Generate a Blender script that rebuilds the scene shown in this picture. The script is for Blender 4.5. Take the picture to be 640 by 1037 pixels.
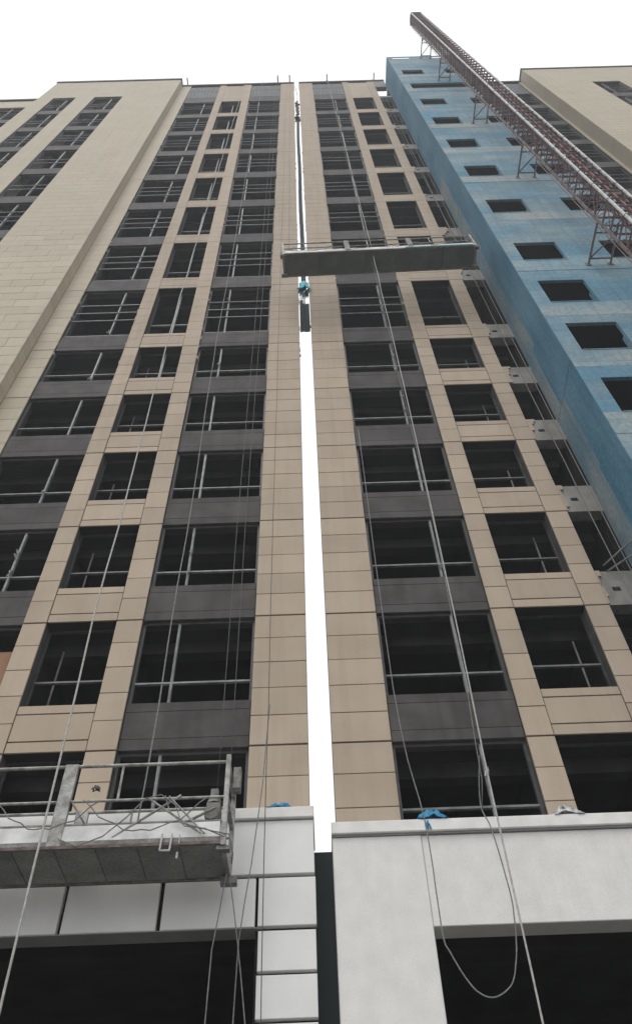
import bpy, math, random
from mathutils import Matrix, Vector
random.seed(7)
R = math.radians
scene = bpy.context.scene
for o in list(bpy.data.objects):
    bpy.data.objects.remove(o)
C = scene.collection

# ------------------------------------------------------------------ camera
CZ = 1.6                                    # eye height; all heights below are above the eye, world z = height + CZ
cam_d = bpy.data.cameras.new('camera')
cam = bpy.data.objects.new('camera', cam_d)
C.objects.link(cam)
pitch, roll, yaw = 0.90998913, -0.04262232, 0.0135119
fw = Vector((math.sin(yaw)*math.cos(pitch), math.cos(yaw)*math.cos(pitch), math.sin(pitch)))
rt0 = Vector((math.cos(yaw), -math.sin(yaw), 0)); up0 = rt0.cross(fw)
rt = rt0*math.cos(roll)+up0*math.sin(roll); up = up0*math.cos(roll)-rt0*math.sin(roll)
m3 = Matrix((rt, up, -fw)).transposed()
cam.matrix_world = Matrix.Translation((0, 0, CZ)) @ m3.to_4x4()
cam_d.sensor_fit = 'VERTICAL'; cam_d.sensor_height = 24.0; cam_d.lens = 24.0*800/1037
cam_d.clip_start = 0.05; cam_d.clip_end = 3000
scene.camera = cam

# ------------------------------------------------------------------ overcast sky, soft sun, exposure
SUN_EL, SUN_AZ = R(58), R(200)
w = bpy.data.worlds.new('World'); scene.world = w; w.use_nodes = True
nt = w.node_tree; nt.nodes.clear()
out = nt.nodes.new('ShaderNodeOutputWorld'); bg = nt.nodes.new('ShaderNodeBackground')
sky = nt.nodes.new('ShaderNodeTexSky'); sky.sky_type = 'NISHITA'; sky.sun_disc = False
sky.sun_elevation = SUN_EL; sky.sun_rotation = SUN_AZ; sky.dust_density = 5.0
hsv = nt.nodes.new('ShaderNodeHueSaturation'); hsv.inputs['Saturation'].default_value = 0.12
mix = nt.nodes.new('ShaderNodeMix'); mix.data_type = 'RGBA'; mix.inputs[0].default_value = 0.9
mix.inputs[7].default_value = (10.6, 10.7, 10.8, 1)      # even white cloud deck
nt.links.new(sky.outputs[0], hsv.inputs['Color']); nt.links.new(hsv.outputs[0], mix.inputs[6])
nt.links.new(mix.outputs[2], bg.inputs[0]); bg.inputs[1].default_value = 0.122
nt.links.new(bg.outputs[0], out.inputs[0])
sun_d = bpy.data.lights.new('sun', 'SUN'); sun_d.energy = 1.1; sun_d.angle = R(28); sun_d.color = (1, .97, .93)
sun = bpy.data.objects.new('sun', sun_d); C.objects.link(sun)
sd = Vector((math.sin(SUN_AZ)*math.cos(SUN_EL), math.cos(SUN_AZ)*math.cos(SUN_EL), math.sin(SUN_EL)))
sun.rotation_euler = sd.to_track_quat('Z', 'Y').to_euler()
scene.view_settings.view_transform = 'Standard'; scene.view_settings.look = 'None'
scene.view_settings.gamma = 1; scene.view_settings.use_curve_mapping = False
scene.view_settings.exposure = 0.0
scene.cycles.max_bounces = 5; scene.cycles.diffuse_bounces = 3

# ------------------------------------------------------------------ materials
MATS = {}
def mat(name, col, rough=.8, col2=None, scale=3.0, detail=4, stretch=(1, 1, 1), rnd=0.0, bump=0.0, bscale=60,
        metal=0.0, lo=.35, hi=.65, grain=0.0, gscale=120, streak=0.0, spec=.3, brick=0.0):
    m = bpy.data.materials.new(name); m.use_nodes = True
    n = m.node_tree.nodes; L = m.node_tree.links
    b = n['Principled BSDF']; b.inputs['Roughness'].default_value = rough; b.inputs['Metallic'].default_value = metal
    b.inputs['Specular IOR Level'].default_value = spec
    geo = n.new('ShaderNodeNewGeometry')
    mp = n.new('ShaderNodeMapping'); mp.inputs['Scale'].default_value = stretch
    L.new(geo.outputs['Position'], mp.inputs[0])
    c = n.new('ShaderNodeRGB'); c.outputs[0].default_value = (*col, 1); cur = c.outputs[0]
    def mixc(a, bcol, fac, mode='MIX'):
        x = n.new('ShaderNodeMix'); x.data_type = 'RGBA'; x.blend_type = mode
        L.new(a, x.inputs[6])
        if isinstance(bcol, tuple): x.inputs[7].default_value = (*bcol, 1)
        else: L.new(bcol, x.inputs[7])
        if isinstance(fac, float): x.inputs[0].default_value = fac
        else: L.new(fac, x.inputs[0])
        return x.outputs[2]
    def noise(sc, de, vec=None, lo=.35, hi=.65):
        t = n.new('ShaderNodeTexNoise'); t.inputs['Scale'].default_value = sc; t.inputs['Detail'].default_value = de
        L.new(vec or mp.outputs[0], t.inputs['Vector'])
        r = n.new('ShaderNodeMapRange'); r.inputs[1].default_value = lo; r.inputs[2].default_value = hi
        L.new(t.outputs[0], r.inputs[0]); return r.outputs[0]
    if col2: cur = mixc(cur, col2, noise(scale, detail, None, lo, hi))
    if brick:       # board-marked concrete: tone shifts between the shuttering boards
        sx = n.new('ShaderNodeSeparateXYZ'); L.new(geo.outputs['Position'], sx.inputs[0])
        cx = n.new('ShaderNodeCombineXYZ'); L.new(sx.outputs[0], cx.inputs[0]); L.new(sx.outputs[2], cx.inputs[1])
        bk = n.new('ShaderNodeTexBrick'); L.new(cx.outputs[0], bk.inputs['Vector']); bk.inputs['Scale'].default_value = 1.0
        bk.inputs['Brick Width'].default_value = 1.83; bk.inputs['Row Height'].default_value = .92; bk.inputs['Mortar Size'].default_value = .012
        bk.inputs['Color1'].default_value = (1-brick, 1-brick, 1-brick, 1); bk.inputs['Color2'].default_value = (1+brick, 1+brick, 1+brick*.9, 1)
        bk.inputs['Mortar'].default_value = (.72, .72, .72, 1)
        cur = mixc(cur, bk.outputs[0], 1.0, 'MULTIPLY')
    if streak:
        mp2 = n.new('ShaderNodeMapping'); mp2.inputs['Scale'].default_value = (6, 6, .25)
        L.new(geo.outputs['Position'], mp2.inputs[0])
        s = noise(1.0, 5, mp2.outputs[0], .45, .8)
        k = n.new('ShaderNodeMath'); k.operation = 'MULTIPLY'; L.new(s, k.inputs[0]); k.inputs[1].default_value = streak
        cur = mixc(cur, tuple(v*.45 for v in col), k.outputs[0])
    if grain:
        g = noise(gscale, 2, geo.outputs['Position'], .3, .7)
        r = n.new('ShaderNodeMapRange'); r.inputs[3].default_value = 1-grain; r.inputs[4].default_value = 1+grain
        L.new(g, r.inputs[0]); cur = mixc(cur, r.outputs[0], 1.0, 'MULTIPLY')
    if rnd:
        oi = n.new('ShaderNodeObjectInfo'); r = n.new('ShaderNodeMapRange')
        r.inputs[3].default_value = 1-rnd; r.inputs[4].default_value = 1+rnd
        L.new(oi.outputs['Random'], r.inputs[0]); cur = mixc(cur, r.outputs[0], 1.0, 'MULTIPLY')
    L.new(cur, b.inputs['Base Color'])
    if bump:
        t = n.new('ShaderNodeTexNoise'); t.inputs['Scale'].default_value = bscale; t.inputs['Detail'].default_value = 4
        L.new(geo.outputs['Position'], t.inputs['Vector'])
        bp = n.new('ShaderNodeBump'); bp.inputs['Strength'].default_value = bump; bp.inputs['Distance'].default_value = .01
        L.new(t.outputs[0], bp.inputs['Height']); L.new(bp.outputs[0], b.inputs['Normal'])
    MATS[name] = m
    return m
mat('beige_stone', (.39, .317, .243), .78, (.425, .352, .275), 1.0, 6, rnd=.075, grain=.06, gscale=90, streak=.18)
mat('wing_stone', (.44, .392, .302), .78, (.47, .42, .33), .8, 5, rnd=.055, grain=.05, gscale=60, streak=.12)
mat('dark_panel', (.056, .052, .051), .75, (.085, .079, .078), 2.0, 4, rnd=.10, grain=.14, gscale=50, streak=.4, spec=.2)
mat('parapet_panel', (.09, .10, .11), .7, (.13, .135, .14), 3.0, 4, streak=.3, spec=.2)
mat('bar_dim', (.10, .10, .102), .55, (.16, .16, .165), 6, 3, rnd=.2)
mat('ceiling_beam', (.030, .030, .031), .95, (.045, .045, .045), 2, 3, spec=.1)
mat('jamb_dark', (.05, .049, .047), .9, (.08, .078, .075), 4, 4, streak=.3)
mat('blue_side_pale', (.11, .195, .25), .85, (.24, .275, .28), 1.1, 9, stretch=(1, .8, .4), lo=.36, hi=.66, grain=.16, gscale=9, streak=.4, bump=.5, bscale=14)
mat('bar_dim', (.10, .10, .102), .55, (.16, .16, .165), 6, 3, rnd=.2)
mat('frame_grey', (.045, .046, .048), .5, (.07, .071, .073), 5, 3)
mat('bar_grey', (.23, .24, .25), .5, (.13, .135, .14), 6, 3, rnd=.25)
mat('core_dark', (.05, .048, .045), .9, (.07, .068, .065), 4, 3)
mat('joint_black', (.018, .017, .017), .95)
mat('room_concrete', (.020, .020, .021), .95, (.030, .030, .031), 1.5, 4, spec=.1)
mat('raw_concrete', (.22, .21, .195), .9, (.31, .30, .28), 2.2, 6, grain=.12, gscale=50, streak=.3, bump=.3)
mat('reveal_grey', (.12, .118, .115), .85, (.17, .165, .16), 4, 4, streak=.3)
mat('blue_front', (.098, .225, .318), .82, (.235, .315, .35), .7, 9, stretch=(.45, 1, 1.1), lo=.40, hi=.68, grain=.14, gscale=12, streak=.32, bump=.5, bscale=14, brick=.10)  # patchy coating; the front face's lighter look in the light is painted in
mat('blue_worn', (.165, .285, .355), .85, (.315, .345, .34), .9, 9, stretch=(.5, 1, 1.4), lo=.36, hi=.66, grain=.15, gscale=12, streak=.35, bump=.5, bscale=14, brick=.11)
mat('blue_side', (.050, .155, .24), .82, (.115, .245, .33), .9, 9, stretch=(1, .8, .35), lo=.32, hi=.70, grain=.16, gscale=9, streak=.4, bump=.5, bscale=14)  # same coating, with the side face's deeper shade put into the colour
mat('white_stone', (.75, .75, .74), .7, (.69, .69, .68), 1.6, 6, rnd=.04, grain=.03, streak=.07)
mat('white_render', (.72, .715, .69), .85, (.665, .66, .64), 3.5, 9, grain=.035, gscale=40, bump=.25, streak=.10)
mat('ledge_white', (.76, .755, .735), .7, (.65, .645, .62), 3, 6, grain=.05, streak=.14)
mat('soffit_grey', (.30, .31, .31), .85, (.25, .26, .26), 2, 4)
mat('galv', (.40, .40, .385), .55, (.19, .185, .17), 7, 6, metal=.2, grain=.18, gscale=40)
mat('galv_dull', (.25, .25, .235), .65, (.13, .125, .112), 8, 6, metal=.1, grain=.22, gscale=40)
mat('deck_plate', (.30, .32, .295), .7, (.20, .212, .195), 2.5, 7, rnd=.15, grain=.18, gscale=25)
mat('deck_green', (.135, .155, .14), .7, (.095, .11, .10), 2.0, 6, rnd=.12, grain=.15, gscale=25)
mat('toe_white', (.74, .74, .73), .6, (.52, .52, .51), 4, 6, grain=.1)
mat('teal_paint', (.06, .27, .28), .6, (.12, .33, .33), 9, 3)
mat('mast_rust', (.27, .11, .10), .75, (.18, .095, .09), 5, 4, grain=.2)
mat('mast_dark', (.15, .12, .125), .7, (.21, .155, .155), 5, 4, grain=.2)
mat('mast_tube_lit', (.55, .53, .53), .5, (.38, .35, .35), 5, 4)  # same steel as the rear chords; light on the front put into the colour
mat('rope_pale', (.47, .46, .43), .9, (.34, .33, .31), 20, 3)
mat('rope_grey', (.24, .24, .235), .9, (.15, .15, .15), 20, 3)
mat('wire_dark', (.06, .06, .06), .6, (.10, .10, .10), 20, 2)
mat('blue_tarp', (.02, .17, .36), .6, (.05, .30, .48), 9, 4)
mat('cyan_tarp', (.02, .36, .48), .55, (.06, .48, .55), 9, 4)
mat('clear_film', (.55, .56, .57), .3, (.2, .2, .2), 14, 4)
mat('film_scrap', (.50, .50, .48), .7, (.35, .35, .34), 9, 3)
mat('joint_sheet', (.035, .042, .046), .8, (.05, .058, .062), 2, 4, stretch=(1, 1, .3), spec=.1)
mat('joint_sheet_sheen', (.42, .44, .46), .25, (.16, .17, .18), 3, 4, metal=.8)  # sky reflection on the dark sheet, put into a brighter colour
mat('joint_board', (.016, .026, .03), .6, (.022, .036, .04), 2, 4)
mat('cap_dark', (.07, .06, .055), .8, (.10, .09, .085), 3, 3)
mat('brown_board', (.30, .165, .10), .8, (.24, .13, .08), 3, 5)
mat('mortar', (.40, .38, .35), .9, (.30, .29, .27), 8, 4)
mat('ground_mat', (.20, .19, .175), .95, (.14, .13, .12), .6, 8, grain=.2, gscale=8, bump=.4, bscale=6)
mat('bundle_dark', (.09, .07, .065), .9, (.18, .14, .13), 12, 4)

# ------------------------------------------------------------------ mesh helpers
class MB:
    def __init__(s): s.v = []; s.f = []
    def box(s, x0, x1, y0, y1, z0, z1):
        b = len(s.v)
        s.v += [(x0, y0, z0), (x1, y0, z0), (x1, y1, z0), (x0, y1, z0), (x0, y0, z1), (x1, y0, z1), (x1, y1, z1), (x0, y1, z1)]
        s.f += [tuple(b+i for i in q) for q in ((0, 3, 2, 1), (4, 5, 6, 7), (0, 1, 5, 4), (1, 2, 6, 5), (2, 3, 7, 6), (3, 0, 4, 7))]
        return s
    def tube(s, pts, r, n=6, cap=True):
        pts = [Vector(p) for p in pts]; b0 = len(s.v); k = len(pts)
        prev = None
        for i, p in enumerate(pts):
            t = (pts[min(i+1, k-1)]-pts[max(i-1, 0)]).normalized()
            if prev is None:
                ref = Vector((0, 0, 1)) if abs(t.z) < .9 else Vector((1, 0, 0))
                u = t.cross(ref).normalized()
            else:
                u = (prev-t*prev.dot(t)).normalized()
            prev = u; w_ = t.cross(u)
            rr = r[i] if isinstance(r, (list, tuple)) else r
            for j in range(n):
                a = 2*math.pi*j/n
                s.v.append(tuple(p+u*math.cos(a)*rr+w_*math.sin(a)*rr))
        for i in range(k-1):
            for j in range(n):
                a = b0+i*n+j; c = b0+i*n+(j+1) % n
                s.f.append((a, c, c+n, a+n))
        if cap:
            s.f.append(tuple(b0+j for j in reversed(range(n)))); s.f.append(tuple(b0+(k-1)*n+j for j in range(n)))
        return s
    def bar(s, a, b, wx, n=4):
        return s.tube([a, b], wx, n)
    def mesh(s, name='mesh'):
        me = bpy.data.meshes.new(name); me.from_pydata(s.v, [], s.f); me.update(); return me
def link(name, me, m, parent=None, loc=(0, 0, 0), smooth=False):
    o = bpy.data.objects.new(name, me); C.objects.link(o)
    if me is not None and m is not None and not me.materials: me.materials.append(MATS[m])
    if smooth:
        for p in me.polygons: p.use_smooth = True
    o.location = loc
    if parent is not None: o.parent = parent
    return o
CACHE = {}
def boxo(name, x0, x1, y0, y1, z0, z1, m, parent=None, bev=0.0):
    """a box-shaped piece; alike pieces share their mesh"""
    sx, sy, sz = round(x1-x0, 4), round(y1-y0, 4), round(z1-z0, 4)
    k = (sx, sy, sz, m, bev)
    if k not in CACHE:
        if bev:
            CACHE[k] = chamfer(sx, sy, sz, bev)
        else:
            CACHE[k] = MB().box(-sx/2, sx/2, -sy/2, sy/2, -sz/2, sz/2).mesh(name)
        CACHE[k].materials.append(MATS[m])
    o = bpy.data.objects.new(name, CACHE[k]); C.objects.link(o)
    o.location = ((x0+x1)/2, (y0+y1)/2, (z0+z1)/2)
    if parent is not None:
        o.parent = parent
        o.location = Vector(o.location)-Vector(parent.get('_o', (0, 0, 0)))
    return o
def chamfer(sx, sy, sz, b):
    """panel whose front (-y) edges are chamfered"""
    x, y, z = sx/2, sy/2, sz/2
    v = [(-x, y, -z), (x, y, -z), (x, y, z), (-x, y, z), (-x, -y+b, -z), (x, -y+b, -z), (x, -y+b, z), (-x, -y+b, z),
         (-x+b, -y, -z+b), (x-b, -y, -z+b), (x-b, -y, z-b), (-x+b, -y, z-b)]
    f = [(1, 0, 3, 2), (0, 1, 5, 4), (1, 2, 6, 5), (2, 3, 7, 6), (3, 0, 4, 7), (4, 5, 9, 8), (5, 6, 10, 9), (6, 7, 11, 10), (7, 4, 8, 11), (8, 9, 10, 11)]
    me = bpy.data.meshes.new('panel'); me.from_pydata(v, [], f); me.update(); return me
def tag(o, label, cat, group=None, kind=None):
    if label: o['label'] = label
    if cat: o['category'] = cat
    if group: o['group'] = group
    if kind: o['kind'] = kind
    return o
def thing(name, label, cat, loc=(0, 0, 0), group=None):
    o = bpy.data.objects.new(name, None); C.objects.link(o); o.location = loc; o['_o'] = tuple(loc)
    o.empty_display_size = .3
    return tag(o, label, cat, group)
H = lambda Z: Z+CZ                      # height above the eye -> world z

# ------------------------------------------------------------------ ground
g = MB(); g.v = [(-1500, -1500, 0), (1500, -1500, 0), (1500, 1500, 0), (-1500, 1500, 0)]; g.f = [(0, 1, 2, 3)]
tag(link('ground', g.mesh(), 'ground_mat'), 'bare grey construction ground around the towers', None, kind='structure')

# ------------------------------------------------------------------ facade system
YF = 11.07
J = {k: 8.006+3*(k-1) for k in range(1, 7)}
J.update({k: 23.006+4.78*(k-6) for k in range(7, 15)})     # window-head / floor joint heights
ROOF = 67.18
def sill(k): return (J[k-1]+.985) if k > 1 else 5.95
IND_TOP = J[6]                          # panels are single objects below this height, joined above
def rows():
    r = [(5.0, 5.6), (5.6, 6.2), (6.2, 6.8), (6.8, 7.4), (7.4, J[1])]
    for k in range(1, 6):
        for i in range(5): r.append((J[k]+.6*i, J[k]+.6*(i+1)))
    for k in range(6, 14):
        for i in range(8): r.append((J[k]+.5975*i, J[k]+.5975*(i+1)))
    z = J[14]
    while z < ROOF-.3: r.append((z, min(z+.6, ROOF-.02))); z += .6
    return r
ROWS = rows()
JS = [round(v, 3) for v in J.values()]
def pier(t, x0, x1, yf, matn, ztop=ROOF-.02, z_from=0.0, ind_top=IND_TOP, core=True, depth=.42):
    hi = MB()
    for (a, b) in ROWS:
        if a < z_from or a >= ztop: continue
        b = min(b, ztop)
        thick = any(abs(b-j) < .01 for j in JS)
        gt = .030 if thick else .010
        ex = .003
        if a < ind_top-.01:
            dy = random.uniform(-.003, .003)
            boxo('cladding_panel', x0+ex, x1-ex, yf+dy, yf+dy+.035, H(a)+.004, H(b)-gt, matn, t, bev=.004)
        else:
            hi.box(x0+ex, x1-ex, yf, yf+.035, H(a)+.004, H(b)-gt)
    if hi.v: tag(link('cladding', hi.mesh(), matn, t), None, None, kind='stuff')
    if core:
        for xx in (x0+.001, x1-.005): boxo('jamb_lining', xx, xx+.004, yf+.037, yf+depth-.01, H(max(z_from, 5.6)), H(ztop-.05), 'jamb_dark', t)
    if core: boxo('pier_core', x0+.006, x1-.006, yf+.035, yf+depth, H(max(z_from, 5.6)), H(ztop-.05), 'core_dark', t)
def window_obj(t, x0, x1, z0, z1, yf, mull=None, transom=None, rails=(), bar='bar_grey', setb=.13, fw_=.055, film=0, inner=False):
    """thing > window (frame) > mullion, transom, rail"""
    y0, y1 = yf+setb, yf+setb+.06
    wd, ht = round(x1-x0, 4), round(z1-z0, 4)
    key = ('win', wd, ht)
    if key not in CACHE:
        mb = MB(); a, b = wd/2, ht/2
        mb.box(-a, -a+fw_, -.03, .03, -b, b); mb.box(a-fw_, a, -.03, .03, -b, b)
        mb.box(-a+fw_, a-fw_, -.03, .03, b-fw_, b); mb.box(-a+fw_, a-fw_, -.03, .03, -b, -b+fw_*.8)
        CACHE[key] = mb.mesh('window'); CACHE[key].materials.append(MATS['frame_grey'])
    wn = bpy.data.objects.new('window', CACHE[key]); C.objects.link(wn); wn.parent = t
    cx, cz = (x0+x1)/2, (z0+z1)/2
    wn.location = (cx, y0+.03, H(cz)); wn['_o'] = tuple(wn.location)
    if mull is not None:
        boxo('mullion', mull-.024, mull+.024, y0-.012, y1+.012, H(z0)+.045, H(z1)-.056, 'bar_grey', wn)
    if transom is not None:
        boxo('transom', x0+fw_, x1-fw_, y0-.004, y1-.004, H(z0+transom)-.019, H(z0+transom)+.019, bar, wn)
    for r_ in rails:
        boxo('rail', x0+.03, x1-.03, y0-.045, y0-.018, H(z0+r_)-.017, H(z0+r_)+.017, 'bar_grey', wn)
    for i in range(film):
        mb = MB(); zz = random.uniform(z0+.1, z1-.2); xx = (mull if mull is not None else x0+.1)+random.uniform(-.03, .03)
        for q in range(4):
            a_ = (xx+random.uniform(-.04, .04), y0-.03, H(zz)+random.uniform(-.1, .1)); b_ = (xx+random.uniform(-.06, .06), y0-.06-random.random()*.04, H(zz)+random.uniform(-.16, .05))
            mb.bar(a_, b_, random.uniform(.008, .02), 4)
        o = link('film_scrap', mb.mesh(), 'film_scrap', wn); o.location = -Vector(wn.location)
    return wn
def spandrel(t, x0, x1, k, yf, matn, setb, joint, single, top_over=0.0):
    """three strips over the window head at J[k]"""
    a = J[k]
    strips = ((0, .225), (.225, .79), (.79, .985))
    if single:
        mb = MB()
        for (p, q) in strips: mb.box(x0+.004, x1-.004, yf+setb, yf+setb+.03, H(a+p)+joint/2, H(a+q)-joint/2)
        link('spandrel_panel', mb.mesh(), matn, t)
    else:
        for i, (p, q) in enumerate(strips):
            dy = random.uniform(-.002, .002)
            boxo('spandrel_panel', x0+.012, x1-.012, yf+setb+dy, yf+setb+.03+dy, H(a+p)+joint/2, H(a+q)-joint/2, matn, t, bev=.003)
    boxo('spandrel_core', x0-.002, x1+.002, yf+setb+.032, yf+.36, H(a)+.006, H(a+.985)-.012, 'joint_black' if joint > .015 else 'core_dark', t)
def bay(t, x0, x1, yf, mull, ks=range(1, 15), film=True):
    for k in ks:
        big = k >= 7
        s0 = sill(k); x = random.random()
        rails = ((1.3, 1.93, 2.56) if (random.random() < .8 or k == 7) else (1.93, 2.56)) if big else ()
        window_obj(t, x0, x1, s0, J[k], yf, mull, .2 if big else (.5 if k > 1 else .86), rails, film=(random.choice((0, 1, 2, 3)) if film and k < 11 else 0))
        if k < 14: spandrel(t, x0, x1, k, yf, 'dark_panel', .05, .008, k > 6)
    # the dark panel field over the top window
    a = J[14]
    n = 9; wd = (x1-x0)/n
    boxo('parapet_panel', x0, x1, yf+.05, yf+.09, H(a), H(a+1.5), 'dark_panel', t)
    mb = MB(); mb.box(x0, x1, yf+.08, yf+.3, H(a+1.5), H(ROOF-.3))
    for i in range(n): mb.box(x0+wd*i+.03, x0+wd*(i+1)-.03, yf+.05, yf+.08, H(a+1.6), H(ROOF-1.9)); mb.box(x0+wd*i+.01, x0+wd*(i+1)-.01, yf+.05, yf+.08, H(ROOF-1.85), H(ROOF-.3))
    link('parapet_louvre', mb.mesh(), 'parapet_panel', t)
def small_col(t, x0, x1, yf, mulls=True):
    for k in range(1, 15):
        big = k >= 7
        s0 = sill(k)
        window_obj(t, x0, x1, s0, J[k], yf, (x0+x1)/2+.12 if (mulls and k > 5) else None, 1.18 if big else .72, (), bar='bar_grey' if big else 'bar_dim', setb=.27, fw_=.03)
        if 1 < k < 7:       # steel props standing inside the opening
            sx = -1 if mulls else 1; xp = (x0+x1)/2+sx*(x1-x0)*.30; ht = random.uniform(1.3, 1.75)
            link('prop', MB().tube([(xp, yf+.55, H(s0)-.4), (xp+.01, yf+.55, H(s0)+ht)], .022, 8).mesh(), 'bar_dim', t)
        if k < 14: spandrel(t, x0, x1, k, yf, 'beige_stone', .015, .026, k > 6)
    boxo('spandrel_core', x0, x1, yf+.05, yf+.36, H(J[14])+.003, H(ROOF-.06), 'core_dark', t)
    mb = MB()
    for i in range(9): mb.box(x0+.004, x1-.004, yf+.012, yf+.05, H(J[14]+.62*i), H(min(J[14]+.62*i+.61, ROOF-.02)))
    tag(link('cladding', mb.mesh(), 'beige_stone', t), None, None, kind='stuff')
def rooms(t, x0, x1, y0, y1, parts, ztop, zbot=6.2, levels=None):
    """floor slabs, cross walls and back wall: the dark rooms behind the openings"""
    mb = MB()
    for k in (levels or range(1, 15)):
        mb.box(x0, x1, y0, y1, H(J[k])+.015, H(J[k])+.4)
        boxo('ceiling_beam', x0+.16, x1-.16, y0+.35, y0+.6, H(J[k])-.28, H(J[k])+.012, 'ceiling_beam', t)
    mb.box(x0, x1, y1, y1+.3, H(zbot), H(ztop))
    mb.box(x0, x0+.15, y0, y1, H(zbot), H(ztop)); mb.box(x1-.015 if abs(x1-6.675) < .01 else x1-.15, x1, y0, y1, H(zbot), H(ztop))
    for p in parts: mb.box(p-.09, p+.09, y0, y1, H(zbot), H(J[14])+.2)
    mb.box(x0, x1, y0, y1, H(zbot)-.3, H(zbot))
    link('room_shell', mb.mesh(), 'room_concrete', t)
def mortar_bits(t, xs, yf, n, zlo, zhi):
    mb = MB()
    for i in range(n):
        x = random.choice(xs); z = H(random.uniform(zlo, zhi)); s_ = random.uniform(.015, .05)
        mb.box(x-s_, x+s_, yf+.02, yf+.08, z, z+random.uniform(.03, .16))
    tag(link('mortar_scraps', mb.mesh(), 'mortar', t), None, None, kind='stuff')
def cap(t, x0, x1, y0, y1, Z, h=.34):
    boxo('roof_cap', x0, x1, y0, y1, H(Z), H(Z)+h, 'cap_dark', t)

# ================================================================== left tower
LT = thing('apartment_tower', 'beige clad tower with projecting side wing and dark window bays beside the sky gap', 'building', (-4, 15, 0))
LT.location = (0, 0, 0); LT['_o'] = (0, 0, 0)
xA, xB, xC, xD, xE, xF, xG, xH = -.142, -1.122, -3.316, -3.823, -5.196, -5.653, -7.86, -8.57
pier(LT, xB, xA, YF, 'beige_stone'); pier(LT, xD, xC, YF, 'beige_stone'); pier(LT, xF, xE, YF, 'beige_stone')
pier(LT, xH, xG, YF, 'wing_stone', ind_top=J[7])
bay(LT, xC, xB, YF, -2.6); small_col(LT, xE, xD, YF); bay(LT, xG, xF, YF, -6.38)
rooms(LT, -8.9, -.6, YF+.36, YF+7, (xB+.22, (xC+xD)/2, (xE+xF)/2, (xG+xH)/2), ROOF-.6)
cap(LT, xH, xA+.02, YF-.06, YF+.5, ROOF); boxo('roof_slab', -8.9, -.75, YF+.3, YF+7.3, H(ROOF-.62), H(ROOF-.4), 'raw_concrete', LT)
mortar_bits(LT, (xA-.012, xA-.012, xB, xC, xC, xG, xG, xF), YF, 130, 22, 62)
boxo('window_board', xG+.06, xF-.06, YF+.22, YF+.25, H(sill(2)), H(J[2]-.55), 'brown_board', LT)
# side wing, running-bond stone panels
WY = 10.62; wx0, wx1 = -17.9, -8.572
WCOL = ((-16.82, -15.25), (-13.98, -12.02))
def in_win(xa, xb, za, zb, cols, zmax):
    return any(xa < c1-.01 and xb > c0+.01 for (c0, c1) in cols) and za < zmax
solids = ((wx0, WCOL[0][0]), (WCOL[0][1], WCOL[1][0]), (WCOL[1][1], wx1))
hi = MB(); PW = 1.17
z = 12.2; ri = 0
while z < ROOF-.1:
    zt = min(z+.6, ROOF-.02)
    segs = solids if z < J[14]-.3 else ((wx0, wx1),)
    for (sa, sb) in segs:
        xs = [sa]; x = wx1-(PW/2 if ri % 2 else 0)-PW*8
        while x < sb-.15:
            if x > sa+.15: xs.append(x)
            x += PW
        xs.append(sb)
        for i in range(len(xs)-1):
            if z < 33 and sa > -12.5:
                dy = random.uniform(-.003, .003)
                boxo('cladding_panel', xs[i]+.004, xs[i+1]-.004, WY+dy, WY+dy+.035, H(z)+.004, H(zt)-.012, 'wing_stone', LT, bev=.004)
            else: hi.box(xs[i]+.004, xs[i+1]-.004, WY, WY+.035, H(z)+.004, H(zt)-.012)
    # side return towards the recess
    if z < 33: boxo('cladding_panel', wx1-.035, wx1-.0005, WY+.04, YF-.004, H(z)+.004, H(zt)-.012, 'wing_stone', LT)
    else: hi.box(wx1-.035, wx1-.0005, WY+.04, YF-.004, H(z)+.004, H(zt)-.012)
    z += .6; ri += 1
tag(link('cladding', hi.mesh(), 'wing_stone', LT), None, None, kind='stuff')
core = MB()
for (sa, sb) in solids: core.box(sa+.01, sb-.04, WY+.036, YF+.3, H(5), H(ROOF-.05))
for (c0, c1) in WCOL: core.box(c0, c1, WY+.07, YF+.3, H(J[14])+.003, H(ROOF-.05))
link('wing_core', core.mesh(), 'reveal_grey', LT)
for (c0, c1), mu in zip(WCOL, (.62, .62)):
    for k in range(7, 15):
        window_obj(LT, c0, c1, sill(k), J[k], WY, c0+(c1-c0)*mu, .2, (1.3, 1.93) if k % 3 else (1.3, 1.93, 2.56))
        spandrel(LT, c0, c1, k-1, WY, 'dark_panel', .05, .008, True)
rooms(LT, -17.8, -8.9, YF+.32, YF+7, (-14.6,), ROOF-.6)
cap(LT, wx0-.03, wx1+.03, WY-.06, YF+.5, ROOF, .38)
boxo('roof_slab', -17.8, -8.91, YF+.3, YF+7.3, H(ROOF-.62), H(ROOF-.4), 'raw_concrete', LT)
# recessed bay beyond the wing
for k in range(10, 15):
    window_obj(LT, -21.4, -18.75, sill(k), J[k], YF, -19.7, .2, (1.3, 1.93))
    spandrel(LT, -21.4, -18.75, k-1, YF, 'dark_panel', .05, .008, True)
mb = MB(); mb.box(-24, -21.41, YF, YF+.3, H(20), H(63.4)); mb.box(-18.74, wx0-.002, YF, YF+.3, H(20), H(63.4)); mb.box(-21.405, -18.745, YF+.04, YF+.3, H(J[14])+.003, H(63.4))
link('recess_wall', mb.mesh(), 'wing_stone', LT)
rooms(LT, -24, -17.85, YF+.31, YF+7, (), 63.0, levels=range(9, 15)); cap(LT, -24, wx0-.002, YF-.06, YF+.5, 63.4)
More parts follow.
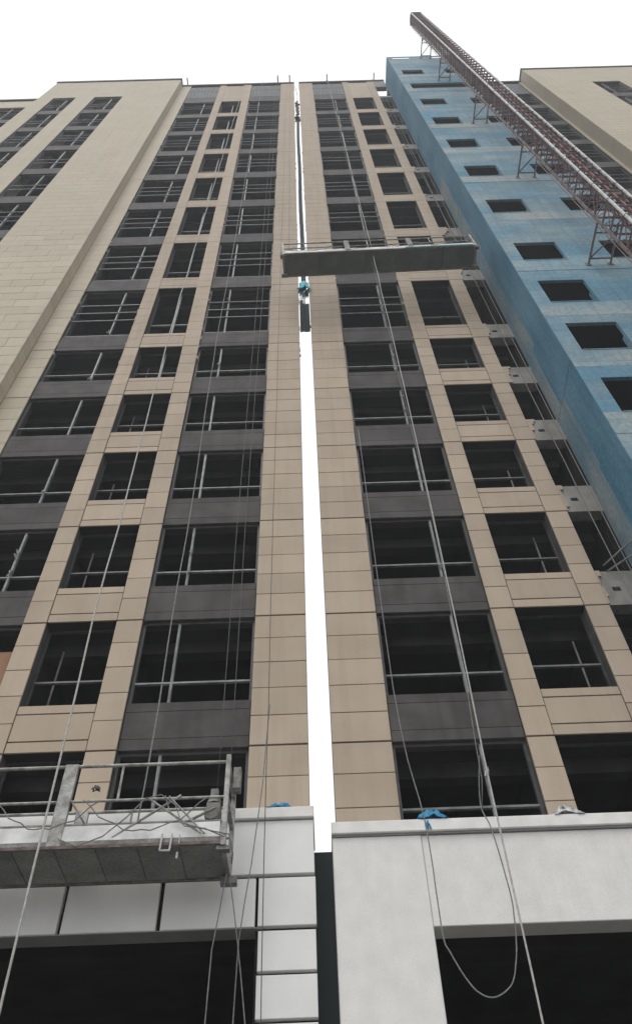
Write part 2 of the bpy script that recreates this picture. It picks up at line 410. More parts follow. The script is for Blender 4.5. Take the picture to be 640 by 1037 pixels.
# podium of the left tower: white stone pieces with open dark joints
PYL = 10.2
pr = [(-1.6, -.9), (-.9, -.25), (-.25, .4), (.4, 1.05), (1.05, 1.7), (1.7, 2.35), (2.35, 3.0), (3.0, 3.61), (3.61, 4.13), (4.13, 4.66), (4.66, 5.33)]
for (a, b) in pr:
    jx = random.uniform(-.006, .006); g1 = random.uniform(.034, .05)
    boxo('podium_stone', -.815+jx, -.083+random.uniform(-.004, .008), PYL+random.uniform(-.004, .004), PYL+.09, H(a)+.012, H(b)-g1, 'white_stone', LT, bev=.006)
xj = [-.83, -2.08, -3.33, -4.58, -5.83, -7.08, -8.33]
for i in range(6):
    boxo('podium_stone', xj[i+1]+.030+random.uniform(-.006,.006), xj[i]-.028, PYL+random.uniform(-.004, .004), PYL+.09, H(4.66)+.004, H(5.33)-.042, 'white_stone', LT, bev=.006)
xj2 = [-.078, -2.7, -4.6, -6.5, -8.4]
for i in range(4):
    boxo('podium_stone', xj2[i+1]+.004, xj2[i]-.006, PYL+random.uniform(-.003, .003), PYL+.09, H(5.33)+.012, H(6.11)-.005, 'white_stone', LT, bev=.006)
boxo('podium_ledge', -8.4, -.075, PYL-.05, YF-.004, H(6.12), H(6.29), 'ledge_white', LT, bev=.012)
core = MB(); core.box(-.85, -.09, PYL+.092, PYL+.5, 0, H(6.1)); core.box(-8.4, -.82, PYL+.092, PYL+.12, H(4.67), H(6.1))
link('podium_core', core.mesh(), 'joint_black', LT)
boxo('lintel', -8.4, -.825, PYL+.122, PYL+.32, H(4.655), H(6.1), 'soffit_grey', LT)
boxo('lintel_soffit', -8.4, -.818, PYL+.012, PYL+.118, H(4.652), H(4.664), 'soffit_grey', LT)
mb = MB(); mb.box(-8.6, -.5, PYL+.33, 18, H(5.3), H(5.55)); mb.box(-8.6, -.4, 17.5, 18, 0, H(5.3)); mb.box(-8.8, -8.4, PYL, 18, 0, H(6.1)); mb.box(-.6, -.4, PYL+.5, 18, 0, H(5.3))
mb.box(-8.6, -.83, PYL+.9, PYL+1.3, H(4.75), H(5.3))
link('room_shell', mb.mesh(), 'room_concrete', LT)

# ================================================================== right tower
RT = thing('apartment_tower', 'beige clad tower with bare concrete window column next to the blue block', 'building')
xA2, xB2, xC2, xD2, xE2, xF2, XBL = .252, 1.24, 3.48, 3.948, 5.34, 5.82, 6.68
pier(RT, xA2, xB2, YF, 'beige_stone'); pier(RT, xC2, xD2, YF, 'beige_stone'); pier(RT, xE2, xF2, YF, 'beige_stone')
bay(RT, xB2, xC2, YF, 2.71); small_col(RT, xD2, xE2, YF, mulls=False)
# unclad column: raw concrete aprons with ragged stone ends
for k in range(1, 15):
    if k < 14:
        boxo('concrete_apron', xF2-.03, XBL-.004, YF+.05, YF+.33, H(J[k])+.012, H(J[k]+.985), 'raw_concrete', RT)
        zc = H(J[k]); mb = MB(); zz = zc+.02; wdt = random.uniform(.02, .08)
        while zz < zc+.93:      # broken ends of the stone courses stepping out over the concrete
            hh = random.uniform(.07, .24); wdt = max(.015, min(.34, wdt+random.uniform(-.05, .08)))
            mb.box(xF2+.001, xF2+wdt, YF+.006, YF+.049, zz, min(zz+hh, zc+.97)); zz += hh+.002
        link('ragged_stone', mb.mesh(), 'beige_stone', RT)
        mb = MB(); mb.box(6.05, 6.2, YF+.03, YF+.05, zc+.42, zc+.5); link('putlog_hole', mb.mesh(), 'joint_black', RT)
boxo('concrete_apron', xF2, XBL, YF+.04, YF+.3, H(J[14]), H(J[14]+.5), 'raw_concrete', RT)
boxo('roof_beam', xF2-.002, XBL, YF, YF+.3, H(64.9), H(ROOF-.02), 'raw_concrete', RT)
rooms(RT, .7, 6.675, YF+.36, YF+7, (xB2-.22, (xC2+xD2)/2, (xE2+xF2)/2), J[14]+.4)
mb = MB(); mb.box(.85, 5.3, YF+.31, YF+7, H(ROOF-.62), H(ROOF-.4)); link('roof_slab', mb.mesh(), 'raw_concrete', RT)
cap(RT, xA2-.02, XBL, YF-.06, YF+.45, ROOF)
mortar_bits(RT, (xA2+.012, xA2+.012, xB2, xC2, xC2, xF2), YF, 90, 22, 62)
PYR = 10.3
boxo('podium_pier', .17, 1.4, PYR, PYR+.5, 0, H(5.875), 'white_render', RT, bev=.01)
boxo('podium_beam', 1.404, 8.6, PYR+.014, PYR+.36, H(4.64), H(5.875), 'white_render', RT, bev=.01)
boxo('podium_ledge', .165, 8.6, PYR-.06, YF-.004, H(5.9), H(6.08), 'ledge_white', RT, bev=.012)
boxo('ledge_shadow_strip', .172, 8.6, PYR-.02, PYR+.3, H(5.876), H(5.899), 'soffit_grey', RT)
mb = MB(); mb.box(.5, 8.7, PYR+.37, 18, H(5.3), H(5.55)); mb.box(.4, 8.6, 17.5, 18, 0, H(5.3)); mb.box(8.4, 8.8, PYR+.4, 18, 0, H(5.85)); mb.box(.5, .7, PYR+.52, 18, 0, H(5.3))
mb.box(1.42, 8.4, PYR+.95, PYR+1.3, H(4.72), H(5.3))
link('room_shell', mb.mesh(), 'room_concrete', RT)

# ================================================================== blue block
BB = thing('building_block', 'unfinished block coated blue with empty window holes behind the hoist mast', 'building')
BY, bx0, bx1 = 9.3, 6.68, 12.0
heads = [10.75, 13.8, 16.9, 20.0, 23.05]+[26.35+4.83*i for i in range(8)]
HW = 1.62
wc = ((7.12, 8.52), (9.98, 11.38))
z_prev = 4.0
bands = []
for i, h in enumerate(heads):
    zb = h-HW-.9
    bands.append((z_prev, zb, h)); z_prev = zb
top = 65.9
for i in range(len(heads)):
    z0 = heads[i]-HW-.9; z1 = (heads[i+1]-HW-.9) if i+1 < len(heads) else top-.95
    w0, w1 = heads[i]-HW, heads[i]
    dy = random.uniform(-.012, .012)
    cols = wc if i != len(heads)-2 else ((7.12, 11.2),)
    mb = MB()
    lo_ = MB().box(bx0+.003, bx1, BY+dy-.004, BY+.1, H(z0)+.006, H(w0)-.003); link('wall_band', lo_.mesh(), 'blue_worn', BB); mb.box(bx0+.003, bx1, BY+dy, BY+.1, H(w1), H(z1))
    xs = [bx0+.003]+[v for c in cols for v in c]+[bx1]
    for q in range(0, len(xs), 2): mb.box(xs[q], xs[q+1], BY+dy, BY+.1, H(w0), H(w1))
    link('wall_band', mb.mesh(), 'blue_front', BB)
    for (c0, c1) in cols:      # lining of each hole, coated lighter
        rv = MB(); rv.box(c1-.012, c1-.002, BY+.05, BY+.2, H(w0)+.022, H(w0+HW*random.uniform(.25, .6))); rv.box(c0+.01, c1-.013, BY-.02+dy, BY+.09, H(w0)-.02, H(w0)+.02)
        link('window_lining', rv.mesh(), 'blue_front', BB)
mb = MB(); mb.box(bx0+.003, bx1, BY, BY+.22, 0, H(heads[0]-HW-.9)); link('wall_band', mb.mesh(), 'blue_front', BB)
# side wall in storey pieces
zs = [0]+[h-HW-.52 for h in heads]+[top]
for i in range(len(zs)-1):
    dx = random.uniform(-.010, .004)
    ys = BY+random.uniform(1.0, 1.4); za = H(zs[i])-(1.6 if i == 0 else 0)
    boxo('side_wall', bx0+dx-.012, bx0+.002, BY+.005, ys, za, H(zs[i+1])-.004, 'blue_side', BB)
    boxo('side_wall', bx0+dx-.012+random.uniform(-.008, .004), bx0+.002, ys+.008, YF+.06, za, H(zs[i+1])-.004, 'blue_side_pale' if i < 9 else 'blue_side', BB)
boxo('side_wall', bx0+.0035, bx0+.2, BY+.102, YF+6, 0, H(top-1.1), 'room_concrete', BB)
# parapet: slim frame with sky showing under its top beam
mb = MB(); mb.box(bx0, bx1, BY, BY+.05, H(top-.22), H(top))
for x in (bx0, 8.7, 9.1, 10.6, bx1-.35): mb.box(x+.003, x+.35, BY+.003, BY+.047, H(top-.95)+.003, H(top-.2)-.003)
mb.box(8.3, 9.9, BY+.008, BY+.044, H(top-.95)+.004, H(top-.221))
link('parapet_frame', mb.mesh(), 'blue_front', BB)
mb = MB()
for h in heads: mb.box(bx0+.21, bx1-.21, BY+.11, YF+6, H(h)+.25, H(h)+.5)
mb.box(bx0, bx1, YF+6, YF+6.3, 0, H(top-1.1)); mb.box(bx1-.2, bx1-.003, BY+.23, YF+6, 0, H(top-1.1)); mb.box(9.1, 9.3, BY+.23, YF+6, 0, H(heads[-2]-1.7))
link('room_shell', mb.mesh(), 'room_concrete', BB)
boxo('roof_slab', bx0+.21, bx1-.21, BY+.23, YF+6, H(top-1.3), H(top-1.1), 'raw_concrete', BB)

# ================================================================== far right wing
FW = thing('building_wing', 'far beige clad wing with recessed window bay beyond the blue block', 'building')
RY, rx0 = 10.3, 16.63
hi = MB(); z = 14.0; ri = 0
rcol = (20.2, 22.1)
while z < 65.5:
    zt = min(z+.6, 65.5)
    for (sa, sb) in (((rx0, rcol[0]), (rcol[1], 27)) if z < J[14]-1.2 else ((rx0, 27),)):
        xs = [sa]; x = rx0+(PW/2 if ri % 2 else 0)
        while x < sb-.15:
            if x > sa+.15: xs.append(x)
            x += PW
        xs.append(sb)
        for i in range(len(xs)-1): hi.box(xs[i]+.004, xs[i+1]-.004, RY, RY+.035, H(z)+.004, H(zt)-.012)
    hi.box(rx0+.0005, rx0+.035, RY+.04, YF-.004, H(z)+.004, H(zt)-.012)
    z += .6; ri += 1
tag(link('cladding', hi.mesh(), 'wing_stone', FW), None, None, kind='stuff')
core = MB(); core.box(rx0+.04, rcol[0]-.01, RY+.036, YF+.3, H(5), H(65.4)); core.box(rcol[1]+.01, 27, RY+.036, YF+.3, H(5), H(65.4)); core.box(rcol[0]-.01, rcol[1]+.01, RY+.07, YF+.3, H(J[14]-1)+.003, H(65.4))
link('wing_core', core.mesh(), 'reveal_grey', FW)
for k in range(11, 15):
    window_obj(FW, rcol[0], rcol[1], sill(k)-1.0, J[k]-1.0, RY, rcol[0]+.7, .2, (1.3, 1.93))
    boxo('spandrel_panel', rcol[0], rcol[1], RY+.05, RY+.09, H(J[k-1]-1.0)+.004, H(J[k-1])-.02, 'dark_panel', FW)
cap(FW, rx0-.04, 27, RY-.06, YF+.5, 65.5, .28)
pier(FW, 16.42, 16.63, YF, 'wing_stone', ztop=65.2, ind_top=0, z_from=20)
pier(FW, 13.1, 14.2, YF, 'wing_stone', ztop=65.2, ind_top=0, z_from=20)
for k in range(7, 15):
    window_obj(FW, 14.2, 16.42, sill(k), J[k], YF, 14.95, .2, (1.3, 1.93, 2.56))
    spandrel(FW, 14.2, 16.42, k-1, YF, 'dark_panel', .05, .008, True)
boxo('parapet_louvre', 14.2, 16.42, YF+.06, YF+.3, H(J[14])+.003, H(65.0), 'parapet_panel', FW)
cap(FW, 12.9, rx0-.042, YF-.06, YF+.5, 65.2)
rooms(FW, 12.2, 27, YF+.36, YF+7, (16.5,), 65.0)

# ================================================================== gap between the towers
g = MB(); g.box(-.5, .6, 10.75, 10.8, 0, H(5.92))
tag(link('joint_board', g.mesh(), 'joint_board'), 'dark board closing the foot of the gap between the white podiums', 'board')
jc = thing('joint_cover', 'dark metal strip hung in the gap between towers above the high platform', 'cover strip')
pts = []; mb = MB()
n = 16
for i in range(n):
    za, zb = H(28+(55.0-28)*i/n), H(28+(55.0-28)*(i+1)/n)
    xo = .055+.012*math.sin(i*.9)
    mb.box(xo-.085, xo+.085, YF+.09, YF+.10, za, zb-.004)
link('sheet', mb.mesh(), 'joint_sheet', jc)
# last, wider sheet: bent, with sky sheen painted as brighter faces towards the top
v = []; f = []
for i in range(13):
    t_ = i/12; z = H(24.05+4.2*t_)
    yb = YF+.14-.05*math.sin(t_*math.pi)+.02*math.sin(t_*9)
    for (x, dy) in ((-.105, .012), (.0, -.01+.012*math.sin(i)), (.10, .01), (.222, -.006)):
        v.append((x, yb+dy, z))
for i in range(12):
    for j in range(3):
        a = i*4+j; f.append((a, a+1, a+5, a+4))
me = bpy.data.meshes.new('sheet'); me.from_pydata(v, [], f); me.update()
o = link('sheet', me, 'joint_sheet', jc); sm = o.modifiers.new('t', 'SOLIDIFY'); sm.thickness = .006
me.materials.append(MATS['joint_sheet_sheen'])
for i, p in enumerate(me.polygons):
    r_ = i//3
    if 6 <= r_ <= 10 and (random.random() < .65): p.material_index = 1
def rag(name, cx, cy, cz, sx, sy, sz, m, label, cat, n=9, group=None, tails=4):
    """crumpled sheet: a wrinkled closed lump with hanging tails"""
    v = []; f = []
    k = n
    for i in range(k+1):
        for j in range(k+1):
            u, w_ = i/k-.5, j/k-.5
            fall = max(0, 1-(u*u+w_*w_)*2.8)
            v.append((cx+u*sx*(1+random.uniform(-.25, .25)), cy+w_*sy+random.uniform(-.12, .12)*sy, cz+sz*(fall*random.uniform(.25, 1.0)-.1)))
    for i in range(k):
        for j in range(k):
            a = i*(k+1)+j
            if random.random() < .93: f.append((a, a+1, a+k+2, a+k+1))
    me = bpy.data.meshes.new(name); me.from_pydata(v, [], f); me.update()
    o = link(name, me, m); s_ = o.modifiers.new('t', 'SOLIDIFY'); s_.thickness = .004
    tag(o, label, cat, group); return o
rag('rag_bundle', .055, YF+.06, H(55.2), .34, .3, 1.0, 'bundle_dark', 'dark bundle of rope and rags stuffed high in the gap', 'bundle')
mb = MB()
for i in range(9):
    zz = H(55+i*.6); mb.tube([(.055+random.uniform(-.1, .1), YF+.08+random.uniform(-.05, .05), zz+.35*q-.2) for q in range(4)], .07*random.uniform(.6, 1.2), 6)
mb.tube([(.06, YF+.08, H(60)), (.1, YF+.08, H(63)), (-.05, YF+.1, H(66.5))], .02, 5)
tag(link('rope_coil', mb.mesh(), 'bundle_dark'), 'dark knotted rope hanging at the top of the gap', 'rope')
rag('tarp_scrap', .07, YF-.02, H(27.2), .42, .2, 1.1, 'cyan_tarp', 'cyan plastic scrap stuck in the gap under the high platform', 'tarp')

# ================================================================== suspended platforms
def platform(label, x0, x1, yb0, yb1, Z, hgt, nseg, tilt=0.0, pm='galv', rich=True, dm='deck_plate'):
    t = thing('suspended_platform', label, 'platform', (x0, yb0, H(Z)), 'suspended work platforms')
    L = x1-x0; Wd = yb1-yb0
    def P(name, mb, m): return link(name, mb.mesh(), m, t)
    seg = L/nseg
    # floor plates, each its own piece
    np_ = nseg*4
    for i in range(np_):
        a = L*i/np_; b = L*(i+1)/np_
        mb = MB().box(a+.006, b-.006, .05, Wd-.03, .0+random.uniform(-.004, .004), .02); P('floor_plate', mb, dm)
    mb = MB()
    for i in range(np_+1):
        a = L*i/np_; mb.box(a-.02, a+.02, .04, Wd-.02, .022, .06)
    P('floor_frame', mb, 'galv_dull')
    for yy in (.0, Wd-.04):
        P('side_beam', MB().box(0, L, yy, yy+.04, -.015, .075), 'galv_dull')
        P('beam_lip', MB().box(0, L, yy-.006 if yy < .1 else yy+.046, yy-.002 if yy < .1 else yy+.05, -.02, .02), 'bundle_dark')
        P('toe_board', MB().box(.02, L-.02, yy+.012, yy+.028, .085, .285), 'toe_white' if yy < .1 else 'galv_dull')
    # rails and lattice
    for yy, hh in ((.03, hgt), (Wd-.03, hgt*.86)):
        P('rail', MB().tube([(0, yy, hh), (L, yy, hh)], .023, 8), 'galv')
        P('rail', MB().tube([(0, yy, hh*.55), (L, yy, hh*.55)], .019, 8), 'galv')
        P('rail', MB().tube([(0, yy, .30), (L, yy, .30)], .018, 8), 'galv_dull')
        for s in range(nseg*3+1):
            xx = L*s/(nseg*3)
            if s % 3 == 0 and 0 < s < nseg*3:
                P('post', MB().box(xx-.085, xx+.085, yy-.032, yy+.03, .0, hh+.02), pm)
            elif s % 3 == 1: P('post', MB().tube([(xx, yy, hh*.55), (xx, yy, hh)], .017, 6), 'galv')
        for s in range(nseg*3):
            a = L*s/(nseg*3); b = L*(s+1)/(nseg*3)
            if s % 3 == 0 or yy > .1: P('brace', MB().tube([(a+.1, yy, .30 if s % 2 else hh*.55), ((a+b)/2, yy, hh*.55 if s % 2 else .30)], .014, 6), 'galv_dull')
    # end frames with hoists
    for e, xx in ((0, -.06), (1, L)):
        ef = MB(); ef.box(xx, xx+.06, .0, .09, -.03, hgt+.10); ef.box(xx+.001, xx+.059, Wd-.09, Wd, -.03, hgt+.02); ef.box(xx+.002, xx+.058, .09, Wd-.09, -.03, .05)
        ef.box(xx+.002, xx+.058, .09, Wd-.09, hgt*.55, hgt*.6); ef.box(xx+.003, xx+.057, .09, Wd-.09, hgt-.05, hgt+.0)
        fr = P('end_frame', ef, 'galv'); fr['_o'] = (0, 0, 0)
        s = 1 if e else -1
        hx = xx-.18*s if e else xx+.24
        hm = MB(); hm.box(hx-.09, hx+.09, Wd*.42, Wd*.42+.24, .38, .78); hm.tube([(hx, Wd*.42-.14, .56), (hx, Wd*.42, .56)], .10, 12); hm.box(hx-.05, hx+.05, Wd*.42+.02, Wd*.42+.12, .78, 1.0)
        hm.tube([(hx, Wd*.42+.1, .80), (hx, Wd*.42+.1, .92)], [.11, .07], 10)
        P('hoist', hm, 'galv_dull')
        sl = MB(); sl.box(xx+.065*(1 if e else -1), xx+.065*(1 if e else -1)+.10, Wd*.40, Wd*.40+.16, hgt-.18, hgt+.14)
        P('safety_lock', sl, 'galv_dull')
        cx_ = xx+.03
        P('buffer_foot', MB().box(cx_-.10, cx_+.11, Wd-.14, Wd-.02, -.12, -.032), 'galv_dull'); P('buffer_foot', MB().box(cx_-.08, cx_+.08, .02, .12, -.08, -.032), 'galv_dull')
    if rich:
        for (a, b, sag, dy) in ((.3, 1.7, .38, -.03), (1.5, 3.1, .34, .0), (3.3, 4.6, .30, -.02), (4.4, min(6.0, L-.1), .36, -.04)):
            if b > L: continue
            pts = [(a+(b-a)*q/14, -.02+dy+.015*math.sin(q*1.3), hgt*.52-sag*(1-((q-7)/7)**2)*1.25+.02*math.sin(q*2.1)) for q in range(15)]
            P('power_cable', MB().tube(pts, .008, 6), 'rope_grey')
    t.rotation_euler = (0, -tilt, 0)
    return t
low = platform('grey metal work platform with cables draped over rails hanging beside white podium', -7.4, -1.22, 9.12, 10.02, 5.2, 1.16, 3)
# clutter at the inner end of the low platform: crossed bars, cables, hooks
e = MB(); base = 6.18
for (p, q, r_) in (((-.95, .0, .62), (-.25, .02, .13), .014), ((-1.35, .02, .12), (-.55, .0, .66), .016), ((-1.0, .3, .2), (-.1, .05, .5), .018), ((-.7, -.02, .64), (-.2, -.03, .1), .012)):
    e.tube([(base+p[0], p[1], p[2]), (base+q[0], q[1], q[2])], r_, 6)
link('loose_bar', e.mesh(), 'galv', low)
e = MB()
e.tube([(base-2.0, -.02, .1), (base-1.75, -.05, -.02), (base-1.45, -.05, .1), (base-1.2, -.04, .35), (base-1.0, -.02, .62), (base-.8, -.03, .66), (base-.6, -.04, .5), (base-.5, -.04, .25), (base-.1, -.05, .12), (base+.1, .0, .1), (base+.15, .1, -.1), (base+.12, .3, -.12)], .008, 6)
e.tube([(base-.75, -.02, .65), (base-.66, -.05, .4), (base-.45, -.05, .2), (base-.2, -.05, .16), (base+.05, -.03, .05)], .008, 6)
link('power_cable', e.mesh(), 'rope_grey', low)
e = MB()
for xx in (base-.72, base-.60): e.tube([(xx, -.02, .12), (xx-.01, -.025, -.1)], .012, 6)
e.tube([(base-.73, -.025, -.1), (base-.60, -.025, -.1)], .012, 6)
e.tube([(base-.50, -.03, .1), (base-.50, -.03, -.02)], .01, 6); e.tube([(base-.51, -.03, -.13), (base-.51, -.03, -.21)], .014, 6)
link('wire_hook', e.mesh(), 'film_scrap', low)
hp = platform('dark long work platform with teal bars hanging high across the gap', -.56, 5.92, 9.42, 10.22, 26.3, 1.0, 3, tilt=R(2.6), pm='galv_dull', rich=True, dm='deck_green')
e = MB()
for (a, b) in ((4.2, 4.95), (5.3, 6.1)): e.box(a, b, .15, .5, .11, .26); e.tube([(a, .05, .35), (b, .08, .62)], .02, 6)
e.box(4.1, 6.4, -.025, -.004, .03, .10)
link('teal_load', e.mesh(), 'teal_paint', hp)
e = MB().box(3.25, 3.85, .2, .4, .5, .66); link('white_box', e.mesh(), 'galv', hp)

# ================================================================== hoist mast
MX0, MX1, MY0, MY1 = 9.17, 9.90, 7.25, 8.05
HM = thing('hoist_mast', 'tall rusty lattice hoist mast tied to the blue block', 'mast', (MX0, MY0, 0))
SH = 1.508; NS = 49
def sect_meshes():
    wx, wy = MX1-MX0, MY1-MY0
    tb = MB()
    for (x, y) in ((0, 0), (wx, 0)): tb.tube([(x, y, .0), (x, y, SH-.004)], .048, 8)
    tk = MB()
    for (x, y) in ((0, wy), (wx, wy)): tk.tube([(x, y, .0), (x, y, SH-.004)], .040, 8)
    lt = MB()
    cs = ((0, 0), (wx, 0), (wx, wy), (0, wy))
    for q in (0, .5):
        z = SH*q+.06
        for i in range(4):
            a, b = cs[i], cs[(i+1) % 4]; lt.bar((*a, z), (*b, z), .030)
        lt.bar((0, 0, z), (wx, wy, z), .020)
    rd = MB()
    for q in (0, .5):
        z = SH*q+.06
        rd.box(.05, wx-.05, .10, .16, z-.03, z+.02)
        rd.box(.05, wx-.05, wy-.2, wy-.14, z+.2, z+.25)
        for i, (a, b) in enumerate(((cs[3], cs[0]), (cs[1], cs[2]))):
            lt.bar((*a, z), (*b, z+SH*.5-.02), .017) if q else lt.bar((*b, z), (*a, z+SH*.5-.02), .017)
        lt.bar((0, wy, z), (wx, wy, z+SH*.5-.02), .018)
    rd.box(wx*.5-.03, wx*.5+.03, .02, .07, 0, SH-.01)
    fl = MB()
    for (x, y) in cs: fl.tube([(x, y, SH-.05), (x, y, SH-.005)], .058, 8)
    return tb.mesh(), tk.mesh(), lt.mesh(), rd.mesh(), fl.mesh()
tb, tk, lt, rd, fl = sect_meshes()
for i in range(NS):
    s = link('mast_section', lt, 'mast_dark', HM, (0, 0, i*SH))
    for nm, me, m in (('front_chord', tb, 'mast_tube_lit'), ('rear_chord', tk, 'mast_dark'), ('rung', rd, 'mast_rust'), ('flange', fl, 'mast_dark')): link(nm, me, m, s)
mb = MB(); zt = NS*SH; wx, wy = MX1-MX0, MY1-MY0
mb.box(-.06, wx+.06, -.06, wy+.06, zt, zt+.08); mb.tube([(-.05, wy/2, zt+.22), (wx+.05, wy/2, zt+.22)], .30, 14); mb.tube([(wx/2, 0, zt+.1), (wx/2, wy, zt+.1)], .2, 10)
link('mast_head', mb.mesh(), 'mast_dark', HM)
mb = MB(); mb.tube([(-.05, wy+.09, 0), (-.05, wy+.09, zt-1)], .016, 6); mb.tube([(-.06, wy-.12, 0), (-.06, wy-.12, zt-1)], .014, 6)
link('cable_guide', mb.mesh(), 'mast_dark', HM)
for Zw in (64.6, 55.9, 44.0, 34.0, 24.2, 14.2):
    t = MB(); z = H(Zw); x0, x1 = -.13, wx*.72
    yw = BY-MY0
    t.bar((x0, wy-.05, z), (x0-.02, yw, z), .036); t.bar((x1, wy-.05, z), (x1+.02, yw, z), .036)
    t.bar((x0, yw-.2, z), (x1, yw-.2, z), .028); t.bar((x0, wy+.25, z), (x1, wy+.25, z), .028)
    t.bar((x0, yw-.22, z), (x1, wy+.27, z), .026)
    t.box(x0-.10, x0+.06, yw-.03, yw-.013, z-.1, z+.1); t.box(x1-.06, x1+.10, yw-.03, yw-.013, z-.1, z+.1)
    t.bar((x0, wy+.25, z), (0, wy-.02, z+.3), .03)
    link('wall_tie', t.mesh(), 'mast_dark', HM)

# ================================================================== ropes, wires
def rope(label, pts, r, m, cat='rope', group=None, wob=.0, name='rope', n=6, smooth=False):
    P2 = []
    for i in range(len(pts)-1):
        a, b = Vector(pts[i]), Vector(pts[i+1]); k = max(2, int((b-a).length/1.2))
        pa = Vector(pts[max(i-1, 0)]); pb = Vector(pts[min(i+2, len(pts)-1)])
        if smooth: k = 5
        for q in range(k):
            u = q/k
            c = a.lerp(b, u) if not smooth else .5*((2*a)+(b-pa)*u+(2*pa-5*a+4*b-pb)*u*u+(3*a-pa-3*b+pb)*u**3)
            P2.append(c+Vector((random.uniform(-wob, wob), random.uniform(-wob, wob), 0)))
    P2.append(Vector(pts[-1]))
    return tag(link(name, MB().tube(P2, r, n).mesh(), m, smooth=True), label, cat, group)
TOPZ = ROOF+.3
rope('pale thick safety rope hanging in front of the right bay to the ground', [(2.36, 10.72, H(TOPZ)), (2.44, 9.62, H(27)), (2.43, 9.6, H(15)), (2.36, 9.6, H(8)), (2.30, 9.6, 0.02)], .0125, 'rope_pale', wob=.014)
rope('grey rope beside the thick safety rope over the right bay', [(2.30, 10.72, H(TOPZ)), (2.42, 9.8, H(24)), (2.44, 9.8, H(12)), (2.36, 9.8, H(7.9)), (2.3, 9.85, H(6.4)), (2.27, 10.1, H(6.11))], .008, 'rope_grey', wob=.01)
rope('pale thick rope hanging past the low platform to the ground', [(-3.75, 10.72, H(TOPZ)), (-3.62, 9.2, H(20)), (-3.50, 9.05, H(9)), (-3.44, 9.04, H(6.1)), (-3.22, 9.0, 0.02)], .015, 'rope_pale', wob=.016)
rope('grey rope hanging over the window bay into the low platform', [(-2.42, 10.72, H(TOPZ)), (-2.38, 9.5, H(20)), (-2.32, 9.4, H(11.4)), (-2.3, 9.3, H(6.2)), (-2.34, 9.35, H(5.35))], .012, 'rope_grey', wob=.012)
for i, x in enumerate((-1.43, -1.27)):
    rope('thin steel wire carrying the inner end of the low platform', [(x, 10.72, H(TOPZ)), (x+.02, 9.6, H(12)), (x+.06, 9.55, H(5.9+.3))], .007, 'wire_dark', 'wire', 'low platform suspension wires', name='steel_wire')
for i, x in enumerate((-.42, 5.62)):
    rope(('thin steel wire carrying the gap end of the high platform', 'thin steel wire carrying the blue-block end of the high platform')[i], [(x, 10.72, H(TOPZ)), (x, 9.85, H(27.1))], .008, 'wire_dark', 'wire', name='steel_wire')
rope('thin dark wire hanging down the left pier beside the gap', [(-.66, 10.72, H(TOPZ)), (-.74, 10.05, H(20)), (-.74, 10.02, H(5.6)), (-.7, 10.0, .02)], .007, 'wire_dark', 'wire', wob=.01, name='steel_wire')
rope('thin wire slanting from pier foot down across the white stones', [(-.72, 10.04, H(8)), (-.80, 10.05, H(6.6)), (-.92, 10.05, H(5.4)), (-1.02, 10.0, H(4.4)), (-1.15, 9.9, .02)], .008, 'rope_grey', 'wire', wob=.008, name='steel_wire')
rope('thin wire dropping from the platform end towards the left opening', [(-1.20, 9.7, H(5.1)), (-1.3, 9.72, H(4.2)), (-1.36, 9.75, H(2.5)), (-1.4, 9.75, .02)], .008, 'rope_grey', 'wire', wob=.01, name='steel_wire')
rope('thin wire crossing under the platform end in front of white stones', [(-1.16, 9.85, H(5.1)), (-1.05, 9.9, H(4.5)), (-.9, 9.95, H(3.5)), (-.7, 9.95, .02)], .008, 'rope_grey', 'wire', wob=.006, name='steel_wire')
lp = [(1.22, 9.98, H(16)), (1.24, 9.95, H(8.2)), (1.43, 9.92, H(5.86)), (1.44, 9.9, H(4.43)), (1.50, 9.9, H(4.15)), (1.66, 9.9, H(3.82)), (1.78, 9.9, H(3.69)), (1.92, 9.9, H(3.65)), (2.08, 9.9, H(3.72)), (2.19, 9.9, H(3.85)), (2.29, 9.9, H(4.17)), (2.34, 9.9, H(4.5)), (2.36, 9.9, H(4.88)), (2.30, 9.9, H(5.69)), (2.24, 9.98, H(6.12)), (2.34, 9.85, H(6.8))]
rope('slack grey cable looping below the right white ledge', lp, .009, 'rope_grey', 'cable', wob=.002, name='slack_cable', smooth=True)
for i, x in enumerate((6.16, 6.42)):
    rope(('thin grey cable down the concrete column, next to the beige pier', 'thin grey cable down the concrete column, next to the blue wall')[i], [(x, 10.95, H(60)), (x+.02, 10.93, H(24)), (x+.06, 10.9, H(12)), (x+.1, 10.9, H(5.9))], .012, 'rope_grey', 'cable', 'cables down the concrete column', wob=.006, name='hanging_cable')
for i, z in enumerate((12.2, 12.0)):
    rope(('upper short bar bracing concrete apron against the blue block', 'lower short bar bracing concrete apron against the blue block')[i], [(6.05, 11.05, H(z-.1)), (6.66, 10.7, H(z+.25-.15*i))], .02, 'galv_dull', 'bar', 'short braces by the blue block', name='brace_bar')

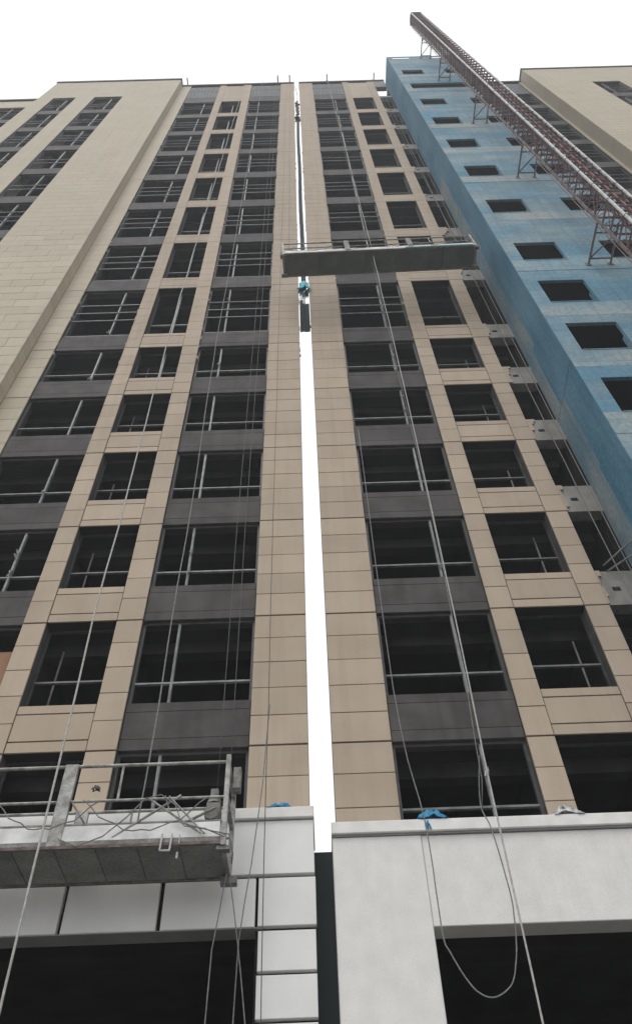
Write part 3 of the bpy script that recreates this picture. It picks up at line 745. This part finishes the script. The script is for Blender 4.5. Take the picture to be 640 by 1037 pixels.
# ================================================================== scraps on the ledges, roof outriggers
rag('tarp_scrap', 1.60, 10.30, H(6.10), .36, .16, .2, 'blue_tarp', 'blue plastic sheet scrap on the right white ledge', 'tarp')
mb = MB()
for q in range(6): a = random.uniform(1.46, 1.52); mb.bar((a, 10.28, H(6.14)), (a+random.uniform(-.05, .1), 10.22, H(5.93)+random.uniform(-.03, .05)), .012, 4)
tag(link('tarp_scrap', mb.mesh(), 'blue_tarp'), 'torn blue plastic strips hanging over the edge of the right ledge', 'tarp')
rag('tarp_scrap', -.55, 10.2, H(6.30), .32, .10, .10, 'blue_tarp', 'small blue plastic scrap on the left white ledge', 'tarp')
rag('plastic_film', 3.5, 10.30, H(6.09), .42, .14, .2, 'clear_film', 'crumpled clear plastic film on the right white ledge', 'plastic film')
rag('rope_end', -2.95, 9.3, H(6.1), .1, .06, .1, 'wire_dark', 'knotted black cable end hanging over the low platform rail', 'cable')
def outrigger(x, lean, label, Z=ROOF, y=YF, h=2.0):
    t = thing('roof_outrigger', label, 'outrigger', (x, y+.6, H(Z)-.4), 'roof outriggers')
    link('post', MB().bar((0, 0, 0), (lean, -.1, h), .035).mesh(), 'mast_dark', t)
    link('beam', MB().bar((0, 2.5, 1.0), (0, -1.1, .95), .045).mesh(), 'mast_dark', t)
    link('pulley', MB().tube([(-.09+lean, -.1, h), (.09+lean, -.1, h)], .12, 10).mesh(), 'mast_dark', t)
outrigger(-1.35, -.1, 'dark roof outrigger pole over the window bay left of the gap')
outrigger(-.45, -.25, 'leaning roof outrigger pole at the top of the left gap pier')
outrigger(5.95, .1, 'dark roof outrigger pole beside the blue block')
outrigger(-8.2, -.1, 'dark roof outrigger pole next to the left wing corner')
outrigger(2.38, 0, 'dark roof outrigger pole over the right window bay', h=1.3)
outrigger(17.6, .3, 'leaning outrigger pole on the far right wing roof', Z=65.2, h=3.0)
# ================================================================== haze volume added to imitate the sky's veiling glare
hz = MB().box(-60, 60, -15, 60, -1, 80)
hm = bpy.data.materials.new('glare_haze'); hm.use_nodes = True; hn = hm.node_tree; hn.nodes.clear()
ho = hn.nodes.new('ShaderNodeOutputMaterial'); pv = hn.nodes.new('ShaderNodeVolumePrincipled')
pv.inputs['Color'].default_value = (.93, .96, 1, 1); pv.inputs['Density'].default_value = .0021; pv.inputs['Anisotropy'].default_value = .2
hn.links.new(pv.outputs[0], ho.inputs['Volume']); MATS['glare_haze'] = hm
tag(link('haze', hz.mesh(), 'glare_haze'), 'pale haze volume imitating sky glare round the towers', None, kind='stuff')
for k in list(bpy.data.objects):
    if '_o' in k: del k['_o']
